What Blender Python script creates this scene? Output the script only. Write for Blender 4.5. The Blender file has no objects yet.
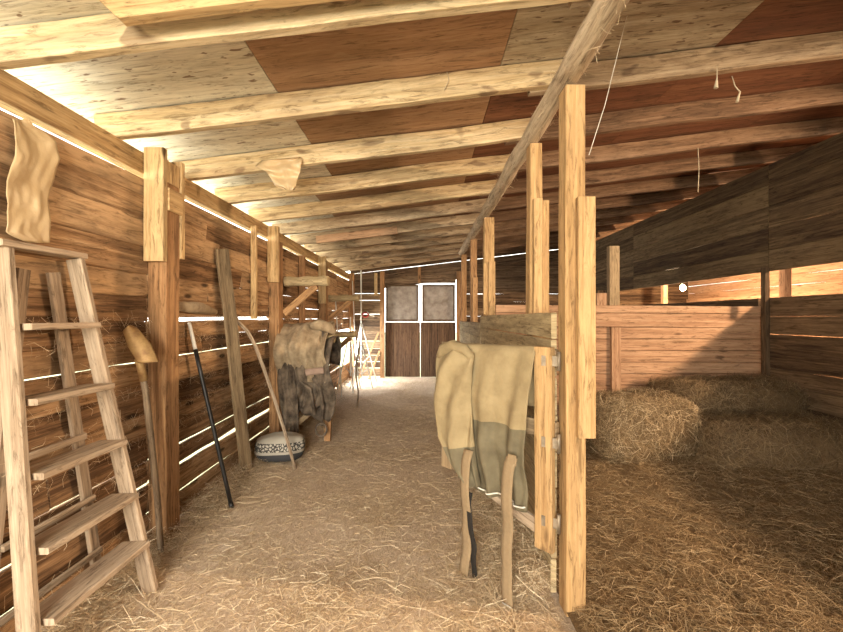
import bpy, math, random
import numpy as np
from mathutils import Vector, Matrix, noise
R = random.Random(7)
NP = np.random.RandomState(11)
sc = bpy.context.scene
C = sc.collection
V = Vector
F = 400.0; CX = 423.0; CY = 317.0; H = 1.4

def P(x, y, d):
    """room point lying at distance d in front of the camera's standpoint"""
    return V(((x-CX)*d/F, d, H-(y-CY)*d/F))

def lerp_tab(tab, t):
    for i in range(len(tab)-1):
        if t <= tab[i+1][0]:
            f = (t-tab[i][0])/(tab[i+1][0]-tab[i][0]); return tab[i][1]+(tab[i+1][1]-tab[i][1])*f
    return tab[-1][1]

# ------------------------------------------------------------------ mesh builder
class MB:
    def __init__(s):
        s.v = []; s.f = []; s.uv = []; s.t = []; s.m = []; s.sm = []
    def face(s, idx, uvs, tone=.5, mat=0, smooth=False):
        s.f.append(idx); s.uv.extend(uvs); s.t.extend([tone]*len(idx)); s.m.append(mat); s.sm.append(smooth)
    def board(s, p0, p1, w, t, up=(0,0,1), segs=1, wob=0.0, tone=None, mat=0, ch=.0035, edge=0.0, skew=(0,0)):
        """plank from p0 to p1, w wide along up, t thick"""
        p0 = V(p0); p1 = V(p1); a = p1-p0; L = a.length; a.normalize()
        u = V(up); u = (u-a*u.dot(a)).normalized(); n = a.cross(u)
        if tone is None: tone = R.uniform(.25, .8)
        ou = R.uniform(0, 60); ov = R.uniform(0, 60); ph = R.uniform(0, 100)
        hw, ht = w/2, t/2
        c = min(ch, hw*.4, ht*.4)
        prof = [(-hw+c,-ht),(hw-c,-ht),(hw,-ht+c),(hw,ht-c),(hw-c,ht),(-hw+c,ht),(-hw,ht-c),(-hw,-ht+c)]
        per = [0]
        for i in range(8):
            q, r = prof[i], prof[(i+1) % 8]
            per.append(per[-1]+math.hypot(q[0]-r[0], q[1]-r[1]))
        base = len(s.v)
        for k in range(segs+1):
            f = k/segs
            o = p0 + a*(L*f)
            sh = n*(noise.noise(V((ph, f*L*1.3, 0)))*wob) + u*(noise.noise(V((ph+9, f*L*1.1, 3)))*wob)
            if k == 0: sk0 = skew[0]
            for (pu, pn) in prof:
                e = noise.noise(V((ph+(20 if pu > 0 else 40), f*L*4, 1)))*edge if edge else 0
                e += noise.noise(V((ph+(25 if pu > 0 else 45), f*L*17, 1)))*edge*.35 if edge else 0
                al = 0
                if k == 0: al = skew[0]*pu/hw
                if k == segs: al = skew[1]*pu/hw
                s.v.append(o+sh+u*(pu+e*(1 if pu > 0 else -1))+n*pn+a*al)
        for k in range(segs):
            for i in range(8):
                j = (i+1) % 8
                A = base+k*8
                u0 = L*k/segs+ou; u1 = L*(k+1)/segs+ou
                s.face([A+i, A+8+i, A+8+j, A+j], [(u0, per[i]+ov),(u1, per[i]+ov),(u1, per[i+1]+ov),(u0, per[i+1]+ov)], tone, mat)
        for k, rev in ((0, False), (segs, True)):
            idx = [base+k*8+i for i in range(8)]
            uv = [(prof[i][1]*1+ou+7, prof[i][0]+ov) for i in range(8)]
            if rev: idx = idx[::-1]; uv = uv[::-1]
            s.face(idx, uv, tone, mat)
        return s
    def box(s, x0, x1, y0, y1, z0, z1, tone=None, mat=0, along='z', segs=1, wob=0, edge=0):
        cx, cy, cz = (x0+x1)/2, (y0+y1)/2, (z0+z1)/2
        if along == 'z': return s.board((cx,cy,z0),(cx,cy,z1), x1-x0, y1-y0, (1,0,0), segs, wob, tone, mat, edge=edge)
        if along == 'y': return s.board((cx,y0,cz),(cx,y1,cz), z1-z0, x1-x0, (0,0,1), segs, wob, tone, mat, edge=edge)
        return s.board((x0,cy,cz),(x1,cy,cz), z1-z0, y1-y0, (0,0,1), segs, wob, tone, mat, edge=edge)
    def tube(s, pts, r, n=10, tone=None, mat=0, wob=0, cap=True):
        pts = [V(p) for p in pts]
        rs = r if isinstance(r, (list, tuple)) else [r]*len(pts)
        if tone is None: tone = R.uniform(.3, .7)
        base = len(s.v); ou = R.uniform(0, 50); ph = R.uniform(0, 50)
        ref = None; acc = 0
        for k, p in enumerate(pts):
            a = (pts[min(k+1, len(pts)-1)]-pts[max(k-1, 0)]).normalized()
            if ref is None:
                ref = a.orthogonal().normalized()
            ref = (ref-a*ref.dot(a)).normalized(); b = a.cross(ref)
            for i in range(n):
                an = 2*math.pi*i/n
                rr = rs[k]*(1+wob*noise.noise(V((ph+math.cos(an)*.9, math.sin(an)*.9, k*.5))))
                s.v.append(p+ref*math.cos(an)*rr+b*math.sin(an)*rr)
        for k in range(len(pts)-1):
            l = (pts[k+1]-pts[k]).length
            for i in range(n):
                j = (i+1) % n; A = base+k*n
                v0 = i/n*6.28*rs[k]; v1 = (i+1)/n*6.28*rs[k]
                s.face([A+i, A+j, A+n+j, A+n+i], [(ou+acc, v0),(ou+acc, v1),(ou+acc+l, v1),(ou+acc+l, v0)], tone, mat, True)
            acc += l
        if cap:
            s.face([base+i for i in range(n)][::-1], [(ou, i*.01) for i in range(n)], tone, mat)
            s.face([base+(len(pts)-1)*n+i for i in range(n)], [(ou, i*.01) for i in range(n)], tone, mat)
        return s
    def grid(s, fn, nu, nv, matf=None, tone=.5, us=1.0, vs=1.0, smooth=True):
        base = len(s.v)
        for j in range(nv+1):
            for i in range(nu+1):
                s.v.append(V(fn(i/nu, j/nv)))
        for j in range(nv):
            for i in range(nu):
                A = base+j*(nu+1)+i
                m = matf(i/nu, j/nv) if matf else 0
                s.face([A, A+1, A+nu+2, A+nu+1], [(i/nu*us, j/nv*vs),((i+1)/nu*us, j/nv*vs),((i+1)/nu*us,(j+1)/nv*vs),(i/nu*us,(j+1)/nv*vs)], tone, m, smooth)
        return s
    def build(s, name, mats, parent=None, solid=0, bevel=0, weld=False, flip=False):
        me = bpy.data.meshes.new(name)
        me.from_pydata([tuple(v) for v in s.v], [], s.f)
        uvl = me.uv_layers.new(name='UVMap')
        uvl.data.foreach_set('uv', [c for uv in s.uv for c in uv])
        at = me.attributes.new('tone', 'FLOAT', 'CORNER')
        at.data.foreach_set('value', s.t)
        if not isinstance(mats, (list, tuple)): mats = [mats]
        for m in mats: me.materials.append(m)
        me.polygons.foreach_set('material_index', s.m)
        me.polygons.foreach_set('use_smooth', s.sm)
        me.update()
        o = bpy.data.objects.new(name, me); C.objects.link(o)
        if parent is not None:
            o.parent = parent
            if parent.type == 'EMPTY': o.matrix_parent_inverse = Matrix.Translation(-V(parent.location))
        if solid:
            mo = o.modifiers.new('solid', 'SOLIDIFY'); mo.thickness = solid; mo.offset = 0
        return o

def tag(o, label, cat, group=None, kind=None):
    if label: o['label'] = label
    if cat: o['category'] = cat
    if group: o['group'] = group
    if kind: o['kind'] = kind
    return o
def thing(name, loc, label, cat, group=None):
    o = bpy.data.objects.new(name, None); C.objects.link(o)
    o.location = loc; o.empty_display_size = .1
    return tag(o, label, cat, group)
def struct(o): o['kind'] = 'structure'; return o

# ------------------------------------------------------------------ materials
def nodes(name):
    m = bpy.data.materials.new(name); m.use_nodes = True
    nt = m.node_tree; nt.nodes.clear()
    out = nt.nodes.new('ShaderNodeOutputMaterial'); b = nt.nodes.new('ShaderNodeBsdfPrincipled')
    nt.links.new(b.outputs[0], out.inputs[0])
    return m, nt, b
def ramp(nt, fac, stops):
    r = nt.nodes.new('ShaderNodeValToRGB'); e = r.color_ramp.elements
    while len(e) < len(stops): e.new(.5)
    for el, (p, c) in zip(e, stops): el.position = p; el.color = (*c, 1) if len(c) == 3 else c
    nt.links.new(fac, r.inputs[0]); return r.outputs[0]
def mixc(nt, fac, a, b, mode='MIX'):
    n = nt.nodes.new('ShaderNodeMix'); n.data_type = 'RGBA'; n.blend_type = mode
    if hasattr(fac, 'links') or not isinstance(fac, (int, float)): nt.links.new(fac, n.inputs[0])
    else: n.inputs[0].default_value = fac
    for k, x in ((6, a), (7, b)):
        if isinstance(x, (tuple, list)): n.inputs[k].default_value = (*x, 1)
        else: nt.links.new(x, n.inputs[k])
    return n.outputs[2]
def math_(nt, op, a, b=0.0, c=None):
    n = nt.nodes.new('ShaderNodeMath'); n.operation = op
    for k, x in ((0, a), (1, b), (2, c)):
        if x is None: continue
        if isinstance(x, (int, float)): n.inputs[k].default_value = x
        else: nt.links.new(x, n.inputs[k])
    return n.outputs[0]
def noise_n(nt, vec, scale, detail=4, rough=.55, mp=None, dist=0):
    if mp:
        m = nt.nodes.new('ShaderNodeMapping'); m.inputs['Scale'].default_value = mp
        nt.links.new(vec, m.inputs[0]); vec = m.outputs[0]
    n = nt.nodes.new('ShaderNodeTexNoise'); n.inputs['Scale'].default_value = scale
    n.inputs['Detail'].default_value = detail; n.inputs['Roughness'].default_value = rough
    n.inputs['Distortion'].default_value = dist
    nt.links.new(vec, n.inputs['Vector']); return n.outputs['Fac']
def wood(name, dark, mid, light, knots=.8, dirt=.5, dirtcol=(.06,.035,.02), bump=.35, rough=.82, stain=0.0, staincol=(.03,.015,.01), grain=1.0, mott=1.0, sts=9):
    m, nt, b = nodes(name)
    tc = nt.nodes.new('ShaderNodeTexCoord'); uv = tc.outputs['UV']; ob = tc.outputs['Object']
    g1 = noise_n(nt, uv, 1, 6, .6, (1.1*grain, 26*grain, 1), .6)
    g2 = noise_n(nt, uv, 1, 5, .7, (3.5, 130, 1))
    g = math_(nt, 'MULTIPLY_ADD', g2, .45, math_(nt, 'MULTIPLY', g1, .75))
    tn = nt.nodes.new('ShaderNodeAttribute'); tn.attribute_name = 'tone'
    g = math_(nt, 'ADD', g, math_(nt, 'MULTIPLY_ADD', tn.outputs['Fac'], .34, -.22))
    col = ramp(nt, g, [(.37, dark), (.535, mid), (.70, light)])
    mp = nt.nodes.new('ShaderNodeMapping'); mp.inputs['Scale'].default_value = (2.6, 8, 1)
    nt.links.new(uv, mp.inputs[0])
    vo = nt.nodes.new('ShaderNodeTexVoronoi'); vo.inputs['Scale'].default_value = 1.0; nt.links.new(mp.outputs[0], vo.inputs['Vector'])
    # only some of the cells carry a knot
    sel = nt.nodes.new('ShaderNodeSeparateColor'); nt.links.new(vo.outputs['Color'], sel.inputs[0])
    kn = ramp(nt, vo.outputs['Distance'], [(.09, (1,1,1)), (.17, (0,0,0))])
    kk = math_(nt, 'MULTIPLY', kn, math_(nt, 'GREATER_THAN', sel.outputs[0], .42))
    col = mixc(nt, math_(nt, 'MULTIPLY', kk, knots), col, tuple(c*.32 for c in dark))
    d1 = noise_n(nt, uv, 1, 7, .68, (1.6, 7, 1), .5)
    dm = ramp(nt, d1, [(.44, (0,0,0)), (.66, (1,1,1))])
    col = mixc(nt, math_(nt, 'MULTIPLY', dm, dirt), col, dirtcol)
    m1 = noise_n(nt, uv, 1, 8, .72, (5*mott, 34*mott, 1), 1.2)
    mm = ramp(nt, m1, [(.36, (.50,.47,.44)), (.47, (1,1,1)), (.66, (1.2,1.2,1.2))])
    col = mixc(nt, 1.0, col, mm, 'MULTIPLY')
    if stain:
        s1 = noise_n(nt, ob, sts, 2, .5, (.45, 1.5, 1), .3)
        sm = ramp(nt, s1, [(.64, (0,0,0)), (.69, (1,1,1))])
        col = mixc(nt, math_(nt, 'MULTIPLY', sm, stain), col, staincol)
    nt.links.new(col, b.inputs['Base Color'])
    b.inputs['Roughness'].default_value = rough
    b.inputs['Specular IOR Level'].default_value = .25
    bp = nt.nodes.new('ShaderNodeBump'); bp.inputs['Strength'].default_value = bump; bp.inputs['Distance'].default_value = .004
    hh = math_(nt, 'SUBTRACT', g, math_(nt, 'MULTIPLY', kk, .3))
    nt.links.new(hh, bp.inputs['Height']); nt.links.new(bp.outputs[0], b.inputs['Normal'])
    return m
def plain(name, col, rough=.6, metal=0, var=.25, scale=12, bump=.2, col2=None, trans=0, alpha=1):
    m, nt, b = nodes(name)
    tc = nt.nodes.new('ShaderNodeTexCoord')
    n = noise_n(nt, tc.outputs['Object'], scale, 6, .6)
    c2 = col2 or tuple(c*(1-var*1.6) for c in col)
    c = ramp(nt, n, [(.32, c2), (.65, col)])
    nt.links.new(c, b.inputs['Base Color'])
    b.inputs['Roughness'].default_value = rough; b.inputs['Metallic'].default_value = metal
    if trans: b.inputs['Transmission Weight'].default_value = trans
    if alpha < 1: b.inputs['Alpha'].default_value = alpha
    bp = nt.nodes.new('ShaderNodeBump'); bp.inputs['Strength'].default_value = bump; bp.inputs['Distance'].default_value = .01
    nt.links.new(n, bp.inputs['Height']); nt.links.new(bp.outputs[0], b.inputs['Normal'])
    return m

M = {}
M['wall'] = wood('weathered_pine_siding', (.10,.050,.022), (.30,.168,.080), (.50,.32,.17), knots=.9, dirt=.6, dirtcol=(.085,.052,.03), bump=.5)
M['stall'] = wood('stall_pine', (.22,.11,.06), (.38,.22,.125), (.48,.30,.18), knots=.75, dirt=.25, dirtcol=(.18,.10,.06), bump=.25)
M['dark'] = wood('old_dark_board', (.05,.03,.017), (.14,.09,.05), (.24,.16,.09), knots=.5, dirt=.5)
M['olive'] = wood('old_grey_board', (.13,.085,.045), (.27,.19,.11), (.38,.28,.16), knots=.4, dirt=.45)
M['beam'] = wood('plate_beam_wood', (.20,.11,.045), (.42,.26,.115), (.58,.40,.20), knots=.9, dirt=.4, dirtcol=(.16,.09,.04))
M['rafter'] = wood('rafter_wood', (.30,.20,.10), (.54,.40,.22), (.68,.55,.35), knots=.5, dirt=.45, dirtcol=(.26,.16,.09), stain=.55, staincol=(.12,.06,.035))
M['post'] = wood('fresh_post_wood', (.21,.11,.042), (.38,.23,.098), (.52,.34,.16), knots=.8, dirt=.35, dirtcol=(.32,.18,.09))
M['postold'] = wood('brown_post_wood', (.16,.08,.035), (.34,.18,.08), (.48,.28,.13), knots=.6, dirt=.4)
M['rough'] = wood('grey_rough_wood', (.20,.14,.09), (.40,.30,.20), (.58,.47,.33), knots=.3, dirt=.35)
M['ladder'] = wood('weathered_ladder_wood', (.17,.115,.075), (.31,.23,.155), (.45,.35,.25), knots=.3, dirt=.5, dirtcol=(.30,.20,.12))
M['ply_pale'] = wood('pale_roof_sheet', (.44,.39,.29), (.62,.57,.45), (.74,.70,.58), knots=0, dirt=.35, dirtcol=(.40,.29,.17), stain=.85, staincol=(.16,.09,.05), grain=.35, bump=.1, sts=26)
M['ply_brown'] = wood('brown_roof_sheet', (.27,.155,.08), (.36,.215,.12), (.44,.28,.165), knots=0, dirt=.5, dirtcol=(.22,.12,.065), stain=.25, staincol=(.42,.30,.18), grain=.5, bump=.1)
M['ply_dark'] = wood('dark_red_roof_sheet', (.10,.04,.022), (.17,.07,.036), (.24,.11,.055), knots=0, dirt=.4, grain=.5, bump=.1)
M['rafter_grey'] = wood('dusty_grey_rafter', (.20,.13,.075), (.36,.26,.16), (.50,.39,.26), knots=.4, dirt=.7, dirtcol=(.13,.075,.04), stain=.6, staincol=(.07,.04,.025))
M['rafter_shaded'] = wood('shade_darkened_rafter', (.09,.05,.028), (.18,.105,.06), (.28,.18,.11), knots=.4, dirt=.6, dirtcol=(.07,.04,.022))  # brown timber, darkened in colour for the shade under the right roof
M['ply_dirty'] = wood('dirty_pale_sheet', (.30,.23,.15), (.44,.37,.26), (.56,.49,.37), knots=0, dirt=.6, dirtcol=(.16,.10,.06), stain=.8, staincol=(.10,.05,.03), grain=.35, bump=.1, sts=26)
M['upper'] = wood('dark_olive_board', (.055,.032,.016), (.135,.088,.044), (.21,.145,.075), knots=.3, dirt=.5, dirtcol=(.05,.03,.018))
M['partition'] = wood('yellow_grey_board', (.20,.14,.07), (.38,.29,.16), (.52,.41,.24), knots=.5, dirt=.5, dirtcol=(.16,.11,.06))
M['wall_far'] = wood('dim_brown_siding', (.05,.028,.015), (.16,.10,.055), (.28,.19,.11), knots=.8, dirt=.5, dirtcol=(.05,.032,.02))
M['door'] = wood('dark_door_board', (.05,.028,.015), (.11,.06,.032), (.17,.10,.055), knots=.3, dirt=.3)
M['steel'] = plain('dull_steel', (.62,.60,.56), .42, .8, .2, 20)
M['hinge'] = plain('pale_hinge_metal', (.34,.27,.19), .5, .5, .3, 20)
M['white_metal'] = plain('white_painted_metal', (.82,.82,.78), .4, .1, .1, 10)
M['blackpole'] = plain('black_coated_pole', (.012,.010,.009), .45, 0, .2, 20)
M['palegrip'] = plain('pale_pole_tip', (.78,.74,.66), .5, 0, .1, 20)
M['shovel'] = plain('rusty_ochre_blade', (.50,.32,.13), .65, .35, .3, 18, .4, (.26,.14,.06))
M['canvas'] = plain('tan_canvas', (.34,.26,.14), .9, 0, .1, 11, .7, (.25,.185,.095))
M['canvas2'] = plain('grey_green_canvas', (.175,.145,.085), .85, 0, .1, 11, .7, (.11,.088,.05))
M['strap'] = plain('tan_webbing', (.29,.205,.115), .95, 0, .08, 60)
M['strapb'] = plain('black_webbing', (.02,.015,.011), .9, 0, .2, 30)
M['ropew'] = plain('white_cord', (.80,.76,.66), .8, 0, .1, 30)
M['burlap'] = plain('dusty_burlap', (.42,.32,.20), .95, 0, .3, 14, .7, (.24,.17,.10))
M['leather'] = plain('dusty_old_leather', (.19,.14,.095), .8, 0, .4, 11, .8, (.03,.02,.013))
M['pinkblock'] = plain('pinkish_wood_block', (.40,.27,.20), .85, 0, .2, 12)
M['plastic'] = plain('yellowed_plastic_sheet', (.55,.41,.24), .35, 0, .12, 7, .5, (.45,.31,.16))
M['red'] = plain('red_webbing', (.45,.04,.03), .7, 0, .2, 20)
M['shutter'] = plain('grimy_grey_panel', (.34,.29,.24), .6, 0, .5, 6, .2, (.17,.13,.10))
M['cobweb'] = plain('dusty_cobweb', (.62,.52,.36), .9, 0, .2, 20)
M['dark_iron'] = plain('dark_iron', (.06,.05,.045), .6, .5, .3, 20)

def straw_mat(name, stops):
    m, nt, b = nodes(name)
    tn = nt.nodes.new('ShaderNodeAttribute'); tn.attribute_name = 'tone'
    nt.links.new(ramp(nt, tn.outputs['Fac'], stops), b.inputs['Base Color'])
    b.inputs['Roughness'].default_value = .65; b.inputs['Specular IOR Level'].default_value = .3
    return m
M['straw'] = straw_mat('straw_stalks', [(0, (.26,.16,.08)), (.4, (.52,.38,.23)), (.75, (.74,.58,.38)), (1, (.92,.80,.58))])
M['hay'] = straw_mat('hay_stalks', [(0, (.08,.05,.026)), (.4, (.23,.155,.08)), (.75, (.42,.30,.16)), (1, (.76,.60,.38))])
def ground_mat(name, a, b_, c, sc1=3.0):
    m, nt, b = nodes(name)
    tc = nt.nodes.new('ShaderNodeTexCoord'); ob = tc.outputs['Object']
    n1 = noise_n(nt, ob, sc1*.35, 5, .6)
    n2 = noise_n(nt, ob, 60, 5, .7, (1, 1, 1), 2.2)
    n3 = noise_n(nt, ob, 22, 6, .75, (1, .35, 1), 3)
    n = math_(nt, 'MULTIPLY_ADD', n2, .35, math_(nt, 'MULTIPLY_ADD', n3, .35, math_(nt, 'MULTIPLY', n1, .3)))
    col = ramp(nt, n, [(.36, a), (.48, b_), (.62, c)])
    nt.links.new(col, b.inputs['Base Color']); b.inputs['Roughness'].default_value = .95
    b.inputs['Specular IOR Level'].default_value = .1
    bp = nt.nodes.new('ShaderNodeBump'); bp.inputs['Strength'].default_value = .8; bp.inputs['Distance'].default_value = .012
    nt.links.new(math_(nt, 'ADD', n2, n3), bp.inputs['Height']); nt.links.new(bp.outputs[0], b.inputs['Normal'])
    return m
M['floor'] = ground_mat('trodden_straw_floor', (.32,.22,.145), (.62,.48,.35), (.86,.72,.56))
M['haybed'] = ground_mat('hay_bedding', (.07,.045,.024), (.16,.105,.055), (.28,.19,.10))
M['outside'] = ground_mat('outside_ground', (.45,.5,.28), (.6,.62,.4), (.7,.7,.5))

# ------------------------------------------------------------------ dimensions
XL = -1.70; XR = 3.63; YF = -1.6; YB = 9.33; XO = 6.2
SL = .12
def rb(x): return 2.40+SL*(x-XL)          # underside of rafters
def rt(x): return 2.54+SL*(x-XL)          # underside of roof sheets

# ------------------------------------------------------------------ floor
def fz(x, y):
    z = .012*noise.noise(V((x*1.1, y*1.1, 0)))+.006*noise.noise(V((x*5, y*5, 2)))
    return z-.006
mb = MB()
mb.grid(lambda u, v: (XL-.1+u*(XO-XL+.2), YF+v*(YB-YF+.05), fz(XL-.1+u*(XO-XL+.2), YF+v*(YB-YF+.05))), 120, 160)
struct(mb.build('floor', M['floor']))
mb = MB(); mb.grid(lambda u, v: (-30+u*60, -30+v*70, -.12), 8, 8)
struct(mb.build('ground', M['outside']))

# ------------------------------------------------------------------ left wall
mb = MB()
z = .03
seams = []
rows = [(.005,.18),(.178,.365),(.385,.51),(.521,.665),(.662,.81),(.806,.96),(.955,1.125),(1.133,1.255),(1.252,1.372),(1.398,1.525),(1.524,1.665),(1.664,1.835),(1.833,2.005),(2.004,2.14),(2.139,2.238)]
bays = [(YF, .35), (.35, 2.47), (2.47, 4.43), (4.43, 6.56), (6.56, 7.9), (7.9, 9.3)]
for bi, (ya, yb_) in enumerate(bays):
    for ri, (za, zb) in enumerate(rows):
        if bi == 5 and .2 < za < 1.0: ya2, yb2 = ya, yb_-1.15
        else: ya2, yb2 = ya, yb_
        if yb2-ya2 < .1: continue
        low = za < 1.3
        tilt = R.uniform(-.004, .004)
        e = .006 if low else .002
        shr = 0.0
        if bi >= 3 and ri in (5, 9, 11): shr = .010
        hole = False
        if ri == 9 and bi != 2: za = 1.370
        zz0 = za+(.03 if hole else 0)
        ysp = [ya2, yb2]
        if R.random() < .4 and yb2-ya2 > 1: ysp = [ya2, ya2+(yb2-ya2)*R.uniform(.3, .7), yb2]
        for k in range(len(ysp)-1):
            y0, y1 = ysp[k]+.002, ysp[k+1]-.002
            mb.board((XL-.014-R.uniform(0,.006), y0, (zz0+zb)/2+tilt), (XL-.014-R.uniform(0,.006), y1, (zz0+zb)/2-tilt), zb-zz0-shr+.004*(ri not in (1,2,8,9,6)), .024, (R.choice([-.15,-.10,.10,.15]),0,1), max(2, int((y1-y0)*9)), .008 if low else .004, edge=e, ch=.0115, tone=R.uniform(.1,.8) if low else R.uniform(.25,1.0))
struct(mb.build('wall_left', M['wall']))
mb = MB(); mb.board((XL-.035, YF, 2.337), (XL-.035, YB-.02, 2.337), .128, .07, (0,0,1), 40, .006, .6, edge=.002)
tag(mb.build('plate_beam', M['beam']), 'long pine plate beam running along the top of the left wall above the bright slit', 'beam')

# posts along the left wall, each with nailed cleats
def left_post(y, label, cl, top=2.235, blk=False):
    t = thing('wall_post', (XL+.06, y+.07, 0), label, 'post', 'posts along the left wall')
    m_ = MB(); m_.box(XL+.002, XL+.115, y, y+.135, 0, top, .45, segs=10, wob=.006, edge=.003)
    m_.build('post', M['postold'], t)
    for (ya, yb_, z0, z1) in cl:
        m_ = MB(); m_.box(XL+.004, XL+.125, ya, yb_, z0, z1, R.uniform(.6,.9), segs=4, wob=.003)
        m_.build('cleat', M['beam'], t)
    if blk:
        m_ = MB(); m_.box(XL+.004, XL+.118, y-.001, y+.136, 2.236, 2.37, .7); m_.build('block', M['beam'], t)
        m_ = MB(); m_.box(XL+.117, XL+.135, y-.0, y+.136, 2.06, 2.20, .6, along='y'); m_.build('block', M['beam'], t)
    return t
left_post(2.47, 'brown wall post beside the shovel, with two tall cleats at its top', [(2.425, 2.468, 1.74, 2.43), (2.607, 2.648, 1.78, 2.41)], blk=True)
left_post(4.40, 'brown wall post behind the burlap covered saddle, with pole racks', [(4.355, 4.398, 1.78, 2.39)])
left_post(6.52, 'wall post between the saddle and the metal tripods, carrying two pole racks', [(6.475, 6.518, 1.62, 2.38)])
mb = MB(); mb.box(XL+.003, XL+.055, 3.93, 3.975, 1.38, 2.30, .9, segs=4, wob=.003)
tag(mb.build('wall_stud', M['beam']), 'thin pale stud nailed to left wall between leaning plank and saddle post', 'stud')
mb = MB(); mb.box(XL+.003, XL+.06, 1.40, 1.47, 0, .78, .35, segs=4, wob=.003)
tag(mb.build('wall_stud', M['postold']), 'short brown upright stub against left wall behind the stepladder', 'stud')
mb = MB(); mb.box(XL+.003, XL+.08, 5.45, 5.52, .9, 2.24, .35, segs=4, wob=.003)
tag(mb.build('wall_stud', M['postold']), 'dim brown stud on left wall between the two pole rack posts', 'stud')
mb = MB(); mb.box(XL+.003, XL+.12, 9.16, 9.28, 0, 2.40, .4, segs=6, wob=.003)
tag(mb.build('corner_post', M['postold']), 'dark corner post where left wall meets the far wall', 'post')

# pole racks
def rack(x0, x1, y, z, r, label, old=False):
    t = thing('pole_rack', (x0, y, z), label, 'rack', 'saddle pole racks on the left wall')
    m_ = MB(); n = 9
    m_.tube([(x0+(x1-x0)*k/n, y+.01*math.sin(k), z+.012*k/n) for k in range(n+1)], [r*(1+.08*math.sin(k*1.7)) for k in range(n+1)], 14, wob=.12)
    m_.build('pole', M['partition'], t)
    m_ = MB(); m_.board((x0, y, z-.36), (x0+.36, y, z-.045), .075, .036, (0,0,1), 3, .002, .8, skew=(0,0))
    m_.build('brace', M['postold'], t)
rack(XL+.12, -1.08, 4.56, 1.80, .055, 'pole rack with pale diagonal brace above the burlap covered saddle')
rack(XL+.12, -1.02, 4.60, 1.14, .05, 'lower pole rack buried under the burlap covered saddle')
rack(XL+.12, -1.07, 6.70, 1.71, .055, 'upper pole rack on the post before the metal tripods')
rack(XL+.12, -1.12, 6.70, 1.10, .05, 'lower pole rack in front of the metal tripods', True)

# ------------------------------------------------------------------ far wall
mb = MB()
for (x0, x1) in ((XL, -.99), (-.89, .77), (.87, XR), (XR, XO)):
    z = .02
    while True:
        h = R.uniform(.13, .19); g = R.choice([-.002, .008, .014]) if x1 < 0 else R.choice([-.003, -.002, .002])
        zt = z+h
        if x0 == -.89 and zt < 2.19: z = 2.19; continue
        if z > rb(x0)-.06: break
        zt = min(zt, rb(x0)-.02)
        segs = max(2, int((x1-x0)*5))
        mb.board((x0+.002, YB+.02, (z+zt)/2), (x1-.002, YB+.02, (z+zt)/2), zt-z, .026, (0,0,1), segs, .005, edge=.003, ch=.011, tone=R.uniform(.1,.8))
        z = zt+g
    # raking boards that follow the roof, leaving a slit of daylight
mb.board((XL, YB-.008, rb(XL)-.115), (XO, YB-.008, rb(XO)-.115), .21, .026, (0,0,1), 20, .004, edge=.002, tone=.3)
mb.board((XL, YB+.02, rb(XL)-.30), (XO, YB+.02, rb(XO)-.30), .24, .02, (0,0,1), 20, .004, edge=.002, tone=.3)
mb.board((XL, YB-.008, rb(XL)+.078), (XO, YB-.008, rb(XO)+.078), .155, .026, (0,0,1), 20, .004, edge=.002, tone=.3)
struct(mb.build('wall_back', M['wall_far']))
for (x0, lb) in ((-.99, 'brown door post left of the far double doors'), (.775, 'brown door post right of the far double doors')):
    mb = MB(); mb.box(x0, x0+.10, YB-.13, YB-.01, 0, 2.45, .4, segs=6, wob=.003)
    tag(mb.build('door_post', M['postold']), lb, 'post')
mb = MB(); mb.box(-.12, -.05, YB-.05, YB-.006, 2.19, 2.56, .5)
tag(mb.build('wall_stud', M['postold']), 'short stud above the middle of the far double doors', 'stud')
mb = MB(); mb.box(-1.13, -1.06, YB-.05, YB-.006, 1.9, 2.42, .9)
tag(mb.build('wall_stud', M['beam']), 'pale short cleat beside the far door post near the ceiling', 'stud')
# double doors with shutters, daylight round their edges
for k, (x0, x1, nm) in enumerate(((-.886, -.068, 'door_1'), (-.056, .762, 'door_2'))):
    d = thing(nm, ((x0+x1)/2, YB+.02, 0), None, None); struct(d)
    m_ = MB(); n = 4
    for i in range(n):
        a = x0+(x1-x0)*i/n; b = x0+(x1-x0)*(i+1)/n
        m_.box(a-.001, b+.001, YB+.005+.003*(i%2), YB+.03, .002, 1.282, R.uniform(.2,.6))
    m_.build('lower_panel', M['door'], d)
    gx0 = x0+(.02 if k == 0 else .035); gx1 = x1-(.04 if k == 0 else .015)
    m_ = MB(); m_.box(gx0, gx1, YB+.01, YB+.03, 1.295, 2.155, .4, along='x')
    sp_ = m_.build('shutter_panel', M['shutter'], d)
    m_ = MB()
    for (a, b, c_, e) in ((gx0-.002, gx0+.04, 1.295, 2.157), (gx1-.04, gx1+.002, 1.295, 2.157)): m_.box(a, b, YB-.012, YB+.009, c_, e, .3)
    for (c_, e) in ((1.296, 1.34), (2.115, 2.156)): m_.box(gx0+.04, gx1-.04, YB-.012, YB+.009, c_, e, .3, along='x')
    m_.build('shutter_frame', M['dark'], sp_)

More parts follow.
